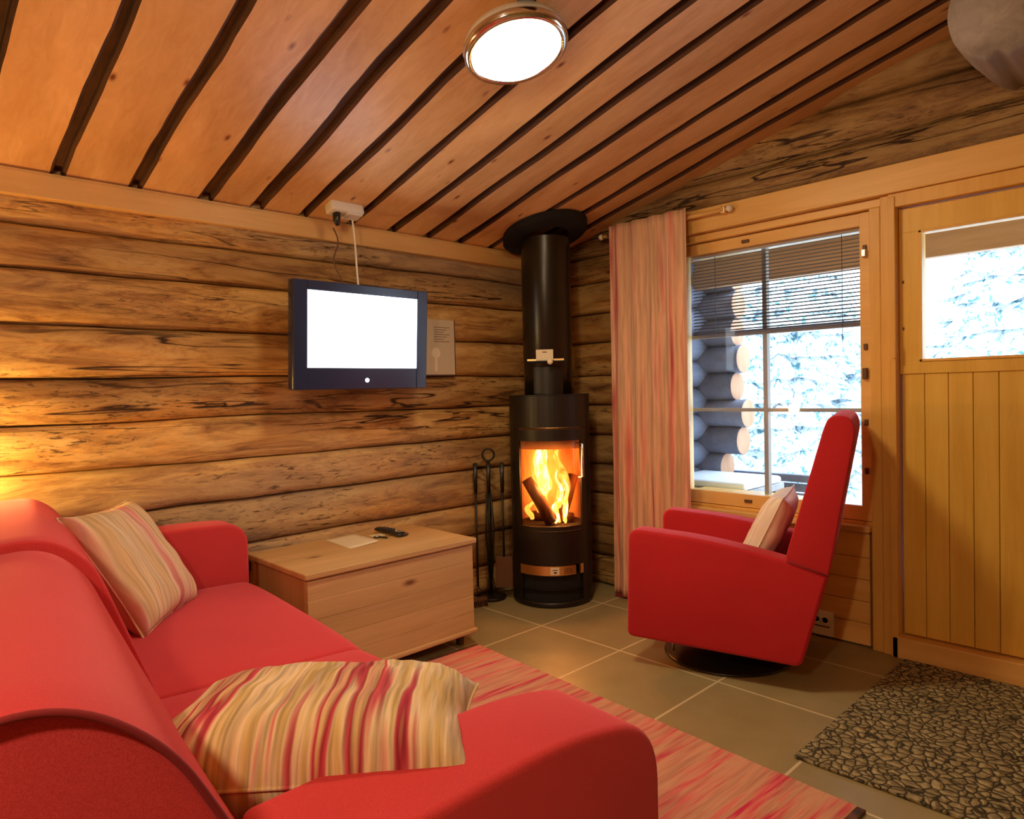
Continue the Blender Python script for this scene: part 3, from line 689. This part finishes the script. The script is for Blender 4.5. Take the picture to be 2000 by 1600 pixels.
    b = NB(); n = 56
    for (ra, dza), (rb, dzb) in (((.13, -.050), (.232, -.050)), ((.232, -.050), (.242, -.042)), ((.242, -.042), (.242, -.004))):
        A = []; B = []
        for k in range(n):
            a = 2 * pi * k / n
            for (rr, dz, lst) in ((ra, dza, A), (rb, dzb, B)):
                x, y = rr * cos(a), rr * sin(a); wx = STX + x * cos(FACE) - y * sin(FACE); lst.append(b.verts.new((x, y, ceil_z(wx) + dz)))
        for k in range(n): b.faces.new((A[k], A[(k + 1) % n], B[(k + 1) % n], B[k]))
    bmesh.ops.remove_doubles(b, verts=b.verts, dist=.0005)
    link('ceiling_flange', b, 'soot', f, True)
    s = thing('match_shelf', 'tiny dark shelf fixed across the front of the flue pipe', 'shelf', (STX, STY, 1.352), FACE)
    b = NB(); box(b, .10, .19, -.115, .09, 0, .010, .002); link('board', b, 'soot', s)
    b = NB(); box(b, .135, .145, -.115, .09, .010, .022, .001); link('rim', b, 'brass', s)
    m = thing('matchbox', 'small cream card box standing on the shelf of the flue pipe', 'box', (STX, STY, 1.3625), FACE)
    b = NB(); box(b, .155, .17, -.065, .03, .0, .062, .002); link('box_body', b, 'paper', m)
    b = NB(); box(b, .1702, .171, -.03, -.005, .045, .050); link('printed_mark', b, 'hard', m)
    k = thing('brass_knob', 'little round bright knob below the card on the flue shelf', 'knob', (STX, STY, 1.351), FACE)
    b = NB(); bmesh.ops.create_uvsphere(b, u_segments=16, v_segments=10, radius=.016, matrix=Matrix.Translation((.194, .012, .004))); link('ball', b, 'paper', k, True)
stove()

def fire_tools():
    t = thing('fire_tool_stand', 'black iron fire tool stand with ring top between chest and stove', 'tool stand', (-2.958, 2.635, 0), R(46))
    b = NB(); tube(b, [(0, 0, .03), (0, 0, .80)], .010, 10); link('pole', b, 'iron', t, True)
    b = NB(); tube(b, [(.034 * cos(a), 0, .835 + .034 * sin(a)) for a in [2 * pi * j / 24 for j in range(25)]], .006, 8); link('ring_handle', b, 'iron', t, True)
    b = NB(); disc(b, .085, 0, .018, n=30); link('base', b, 'iron', t, True)
    b = NB(); tube(b, [(-.085, -.02, .76), (-.085, .0, .765), (.085, 0, .765), (.085, -.02, .76)], .005, 8); link('crossbar', b, 'iron', t, True)
    for nm, lb, x in (('fire_poker', 'thin black poker hanging at the left of the fire tool stand', -.075), ('fire_tongs', 'black tongs hanging in the middle of the fire tool stand', .0), ('fire_shovel', 'rusty flat shovel hanging at the stove side of the tool stand', .078)):
        q = thing(nm, lb, 'fire tool', (-2.958, 2.635, 0), R(46), 'fire tools on the stand')
        y = -.034
        b = NB(); tube(b, [(x, y + .012, .785), (x, y, .79), (x, y, .62)], [.008, .013, .010], 10); link('handle', b, 'iron', q, True)
        b = NB()
        if nm == 'fire_tongs': tube(b, [(x - .01, y, .62), (x - .022, y, .4), (x - .006, y, .12)], .0062, 8); tube(b, [(x + .01, y, .62), (x + .022, y, .4), (x + .006, y, .12)], .0062, 8)
        else: tube(b, [(x, y, .62), (x, y, .25 if nm == 'fire_shovel' else .08)], .006, 8)
        link('rod', b, 'iron', q, True)
        b = NB()
        if nm == 'fire_shovel': box(b, x - .05, x + .05, y - .002, y + .002, .07, .25, .001); box(b, x - .05, x - .046, y - .002, y + .018, .07, .25); box(b, x + .046, x + .05, y - .002, y + .018, .07, .25); link('shovel_blade', b, 'hard', q)
        elif nm == 'fire_poker': tube(b, [(x, y, .085), (x + .012, y, .06), (x + .03, y, .075)], [.005, .005, .002], 8); link('poker_hook', b, 'iron', q, True)
        else: box(b, x - .016, x - .004, y - .006, y + .006, .09, .125, .002); box(b, x + .004, x + .016, y - .006, y + .006, .09, .125, .002); link('tong_tips', b, 'iron', q)
    h = thing('hand_brush', 'short hearth brush with brown bristles lying by the foot of the tool stand', 'brush', (-2.90, 2.46, 0), R(75))
    b = NB(); box(b, -.07, .07, -.02, .02, .03, .05, .006); link('brush_block', b, 'hard', h)
    b = NB()
    for i in range(12):
        for j in range(4): x, y = -.064 + i * .0116, -.015 + j * .01; tube(b, [(x, y, .031), (x * 1.1, y * 1.2, .0)], .0035, 5)
    link('bristles', b, 'char', h)
fire_tools()

# ------------------------------------------------------------------ television and its cables
def television():
    t = thing('television', 'dark flat television with a white lit screen, mounted on the log wall', 'television', (-2.815, 1.738, 1.225)); t.rotation_euler = (0, R(4), 0)
    w, h = .715, .485
    b = NB(); box(b, -.05, 0, -w / 2, w / 2, 0, h, .008, 3); box(b, -.11, -.048, -w / 2 + .06, w / 2 - .06, .05, h - .08, .02); link('casing', b, 'tvblack_sky', t, True)
    b = NB(); y0, y1, z0, z1 = -.292, .295, .100, .441
    for q in ((-w / 2 + .002, y0, .002, h - .002), (y1, w / 2 - .002, .002, h - .002), (y0, y1, z1, h - .002), (y0, y1, .002, z0)): box(b, -.002, .008, *q, .003)
    link('bezel', b, 'tvblack_sky', t)
    b = NB(); box(b, -.001, .003, y0 - .002, y1 + .002, z0 - .002, z1 + .002); s = link('screen', b, 'screen', t); s['label'] = 'white glowing screen'
    b = NB()
    for q in ((-.115, -.107, .345, .355), (-.102, -.088, .318, .345), (-.098, -.091, .345, .357), (-.108, -.084, .312, .318)): box(b, .0031, .0036, *q)
    link('screen_image', b, 'figure', s)
    b = NB(); tube(b, [(.004, .01, .043), (.011, .01, .043)], .010, 16); link('power_light', b, 'led', t)
    b = NB(); tube(b, [(-.235, 0, .24), (-.10, 0, .24)], .022, 12); box(b, -.237, -.222, -.06, .06, .14, .34, .003); box(b, -.115, -.10, -.07, .07, .17, .31, .003); link('wall_bracket', b, 'iron', t, False)
    c = thing('ceiling_socket', 'white plastic socket box under the ceiling above the television', 'socket', (-2.865, 1.69, ceil_z(-2.865)))
    c.rotation_euler = (0, -math.atan(K), 0)
    b = NB(); box(b, -.035, .035, -.085, .085, -.045, .004, .010, 3); link('box_body', b, 'white', c, True)
    b = NB(); box(b, -.03, .03, -.005, .075, -.054, -.045, .004); link('hinged_cover', b, 'white', c)
    b = NB(); tube(b, [(-.0, -.045, -.03), (-.012, -.045, -.075), (-.012, -.045, -.10)], [.019, .017, .009], 14); link('plug', b, 'black', c, True)
    def cable(name, lb, y, mat, r, x0):
        zc = ceil_z(x0) - (.10 if y < 1.7 else .045); pts = []
        for k in range(14):
            s = k / 13; pts.append((x0 + (-2.84 - x0) * s, y + (.018 * sin(s * 8) if y < 1.7 else .002 * sin(s * 5)), zc + (1.70 - zc) * s))
        b = NB(); tube(b, pts, r, 8); tag(link(name, b, mat, smooth=True), lb, 'cable')
    cable('power_cable', 'thin dark cable hanging from the socket down to the television', 1.643, 'hard', .0035, -2.89)
    cable('antenna_cable', 'white cable hanging from the socket down to the television', 1.74, 'white', .0048, -2.88)
television()
t = thing('info_board', 'beige printed card on the log wall, half hidden by the television', 'card', (XA + .045, 2.335, 1.30))
b = NB(); box(b, -.006, 0, -.125, .125, 0, .305, .002); link('card', b, 'paper2', t)
b = NB()
for i in range(7): box(b, .0002, .0008, -.02, .09 - .02 * (i % 3), .26 - i * .013, .263 - i * .013)
link('printed_lines', b, 'hard', t)
b = NB(); box(b, -.004, .002, -.126, .126, -.006, .0, .001); box(b, -.004, .002, .125, .129, 0, .305, .001); link('edge', b, 'hard', t)
b = NB(); tube(b, [(.0005, -.01, .12), (.002, -.01, .12)], .03, 20); box(b, .0004, .0012, -.02, 0, .02, .1); link('picture', b, 'paper', t)

# ------------------------------------------------------------------ ceiling lamp
def lamp():
    cx, cy = -1.665, 1.645
    t = thing('ceiling_lamp', 'round lit ceiling lamp with a chrome ring', 'lamp', (cx, cy, ceil_z(cx))); t.rotation_euler = (0, -math.atan(K), 0)
    b = NB(); lathe(b, [(.0005, .004), (.168, .004), (.168, -.03), (.150, -.03)], n=56); link('housing', b, 'white', t, True)
    b = NB(); lathe(b, [(.150, -.025), (.174, -.022), (.180, -.034), (.176, -.048), (.160, -.056), (.148, -.050), (.150, -.025)], n=56); link('ring', b, 'chrome', t, True)
    b = NB(); lathe(b, [(.149, -.035), (.147, -.052), (.125, -.070), (.08, -.082), (.03, -.087), (.0005, -.088)], n=56); link('diffuser', b, 'diff', t, True)
lamp()
p = thing('pendant_lamp', 'warm glass globe lamp hanging behind the viewer', 'lamp', (-.30, -.60, 0))
b = NB(); bmesh.ops.create_uvsphere(b, u_segments=24, v_segments=14, radius=.055, matrix=Matrix.Translation((0, 0, 1.92))); link('globe', b, 'bulb2', p, True)
b = NB(); tube(b, [(0, 0, 1.97), (0, 0, ceil_z(-.3))], .004, 8); disc(b, .03, 1.97, 2.0); link('cord', b, 'black', p)
p = thing('wall_lamp', 'small warm wall lamp beyond the left end of the sofa', 'lamp', (XA + .04, .10, -.24))
b = NB(); bmesh.ops.create_uvsphere(b, u_segments=20, v_segments=12, radius=.05, matrix=Matrix.Translation((.125, 0, 1.20))); link('bulb', b, 'bulb3', p, True)
b = NB(); tube(b, [(0, 0, 1.32), (.08, 0, 1.34), (.125, 0, 1.26)], .008, 8); link('arm', b, 'brass', p, True)

# ------------------------------------------------------------------ curtain, rod and blind
def curtain():
    t = thing('curtain', 'long striped pink and cream curtain hanging left of the window', 'curtain', (-2.195, YB - .162, 0))
    b = NB(); nx, nzn = 150, 50; g = []
    for j in range(nzn + 1):
        z = .015 + 2.11 * j / nzn; row = []
        for i in range(nx + 1):
            u = i / nx; wd = .505 + .02 * (1 - j / nzn); x = (u - .5) * wd
            y = .020 * sin(u * 2 * pi * 4.6 + .5 * sin(z * 1.3)) + .010 * nz(u * 16, z * .5) + .006 * nz(u * 45, z * .8)
            row.append(b.verts.new((x + .006 * nz(u * 9, z * 2), y * (.5 + .5 * (1 - j / nzn)), z)))
        g.append(row)
    for j in range(nzn):
        for i in range(nx): b.faces.new((g[j][i], g[j][i + 1], g[j + 1][i + 1], g[j + 1][i]))
    o = link('cloth', b, 'curtain', t, True); m = o.modifiers.new('s', 'SOLIDIFY'); m.thickness = .003
    b = NB(); box(b, -.25, .25, -.012, .012, 0.004, .016, .002); link('hem_weight', b, 'seam', t)
    r = thing('curtain_rod', 'slim wooden curtain rod with pale end knob above the window', 'curtain rod', (-2.5, YB - .115, 2.085))
    b = NB(); tube(b, [(-.03, 0, 0), (.77, 0, 0)], .011, 12); link('rod', b, 'pine', r, True)
    for x in (.02, .74): b = NB(); box(b, x - .012, x + .012, -.012, .10, -.016, .018, .003); link('bracket', b, 'brass', r)
    for x in (-.04, .775): b = NB(); bmesh.ops.create_uvsphere(b, u_segments=14, v_segments=10, radius=.017, matrix=Matrix.Translation((x, 0, 0))); link('end_knob', b, 'white', r, True)
curtain()
def blind():
    t = thing('venetian_blind', 'half lowered venetian blind with thin dark slats inside the window', 'blind', (-1.575, YB + .048, 0))
    b = NB(); box(b, -.46, .42, -.012, .012, 1.892, 1.903); link('head_rail', b, 'white', t)
    for k in range(23):
        z = 1.88 - k * .0175; b = NB(); box(b, -.46, .42, -.011, .011, -.0008, .0008, mtx=Matrix.Translation((0, 0, z)) @ Matrix.Rotation(R(20), 4, 'X')); link('slat', b, 'slat', t)
    b = NB(); box(b, -.46, .42, -.011, .011, 1.478, 1.488, .002); link('bottom_rail', b, 'slat', t)
    for x in (-.32, .33): b = NB(); tube(b, [(x, -.0125, 1.89), (x, -.0125, 1.39 if x > 0 else 1.48)], .0015, 6); link('cord', b, 'slat', t)
blind()

# ------------------------------------------------------------------ armchair
AA = R(18)
def armchair():
    # local x runs from the front of the chair to its back, local y from the near arm to the far arm
    t = thing('armchair', 'crimson high back swivel armchair in front of the window', 'armchair', (-1.80, 2.38, 0), AA)
    Wd = .64
    def prism(name, prof, y0, y1, bev=.018, n=1, shape=None, seg=4, mat='chair_red', ang=50):
        b = NB(); rings = []
        for k in range(n + 1):
            y = y0 + (y1 - y0) * k / n; rings.append([((shape(x, y, z)) if shape else (x, y, z)) for x, z in prof])
        loft(b, rings); return bevel_mod(link(name, b, mat, t), bev, seg, ang)
    side = fillet([(.0, .128), (.015, .595), (.35, .575), (.66, .515), (.80, .47), (.70, .105)], [.03, .05, .2, .1, .02, .03], 7)
    prism('side_panel', side, 0, .11, .022); prism('side_panel', side, Wd - .11, Wd, .022)
    seat = fillet([(.02, .14), (.02, .40), (.58, .37), (.66, .14)], [.02, .06, .02, .02], 6); prism('seat', seat, .112, Wd - .112, .02)
    def bs(x, y, z):
        c = 1 - ((y - Wd / 2) / (Wd / 2)) ** 2; f = max(0, (z - .55) / .5); dx = .028 * (1 - c) * f
        return (x - dx * .3, y + (Wd / 2 - y) * .05 * max(0, f - .55), z - .0 - .02 * (1 - c) * max(0, f - .7))
    back = fillet([(.62, .16), (.645, .52), (.795, 1.035), (.815, 1.085), (.885, 1.085), (.905, 1.03), (.80, .475), (.715, .16)], [.01, .05, .05, .035, .04, .1, .05, .01], 6)
    prism('backrest', back, .004, Wd - .004, .030, 8, bs)
    b = NB(); pts = [(.655, -.001, .517), (.70, -.002, .503), (.80, -.001, .472)]; tube(b, pts, .003, 6); link('side_seam', b, 'seam', t, True)
    b = NB(); disc(b, .275, 0, .012, (.36, Wd / 2), 56, .004); link('swivel_base', b, 'pipe', t, True)
    b = NB(); tube(b, [(.36, Wd / 2, .01), (.36, Wd / 2, .13)], .03, 20); box(b, .2, .52, Wd / 2 - .15, Wd / 2 + .15, .115, .135, .003); link('swivel_post', b, 'steel', t, False)
    b = NB(); tube(b, [(.17, .12, .05), (.17, .12, .13)], .006, 8); link('tilt_lever', b, 'steel', t, True)
    return t
armchair()
ac, as_ = cos(AA), sin(AA)
def chair_pt(x, y, z): return Vector((-1.80 + x * ac - y * as_, 2.38 + x * as_ + y * ac, z))
o = chair_pt(.545, .30, .565)
ydir = Vector((ac * .42, as_ * .42, .88)); xdir = Vector((-as_, ac, 0))
cushion('striped_cushion', 'pale striped cushion leaning on the backrest of the red armchair', 'cush3', frame_from(o, xdir, ydir), .40, .40, .13, 9.)

# ------------------------------------------------------------------ floor coverings, socket
b = NB(); n = 60
t = thing('striped_rug', 'pink and red striped rag rug in front of the sofa', 'rug', (-1.60, 1.60, 0), R(-3))
rings = []
for k in range(n + 1):
    s = k / n; x = -.86 + 1.72 * s; w = .006 * nz(s * 14, 3); rings.append([(x, -.50 + w, .0005), (x, .44 + w, .0005), (x, .445 + w, .006), (x, .44 + w, .010), (x, -.50 + w, .010), (x, -.505 + w, .006)])
loft(b, rings); link('weave', b, 'rug', t, False)
for x0, x1 in ((.86, .885), (-.885, -.86)):
    b = NB(); box(b, x0, x1, -.50, .44, .0005, .011, .003); link('end_binding', b, 'char', t)
b = NB(); box(b, -.96, .35, 2.135, 3.215, .0005, .012, .004); mt = link('door_mat', b, 'mat'); tag(mt, 'brown crackle textured mat in front of the door', 'mat')
c = thing('wall_socket', 'white double power socket on the boards below the window', 'socket', (-1.345, YB - .036, .012))
b = NB(); box(b, -.035, .075, -.012, 0, .0, .118, .004); link('face_plate', b, 'white', c)
b = NB(); box(b, -.022, .058, -.0135, -.012, .042, .048); link('cover_gap', b, 'hard', c)
for x in (-.002, .038):
    b = NB(); lathe(b, [(.0005, 0), (.018, 0), (.018, .004), (.015, .004), (.013, .001)], n=20); bmesh.ops.transform(b, matrix=Matrix.Translation((x, -.012, .075)) @ Matrix.Rotation(R(90), 4, 'X'), verts=b.verts); link('outlet_ring', b, 'white', c, True)
    for dx in (-.006, .006): b = NB(); tube(b, [(x + dx, -.0125, .075), (x + dx, -.0145, .075)], .0025, 8); link('outlet_hole', b, 'black', c)
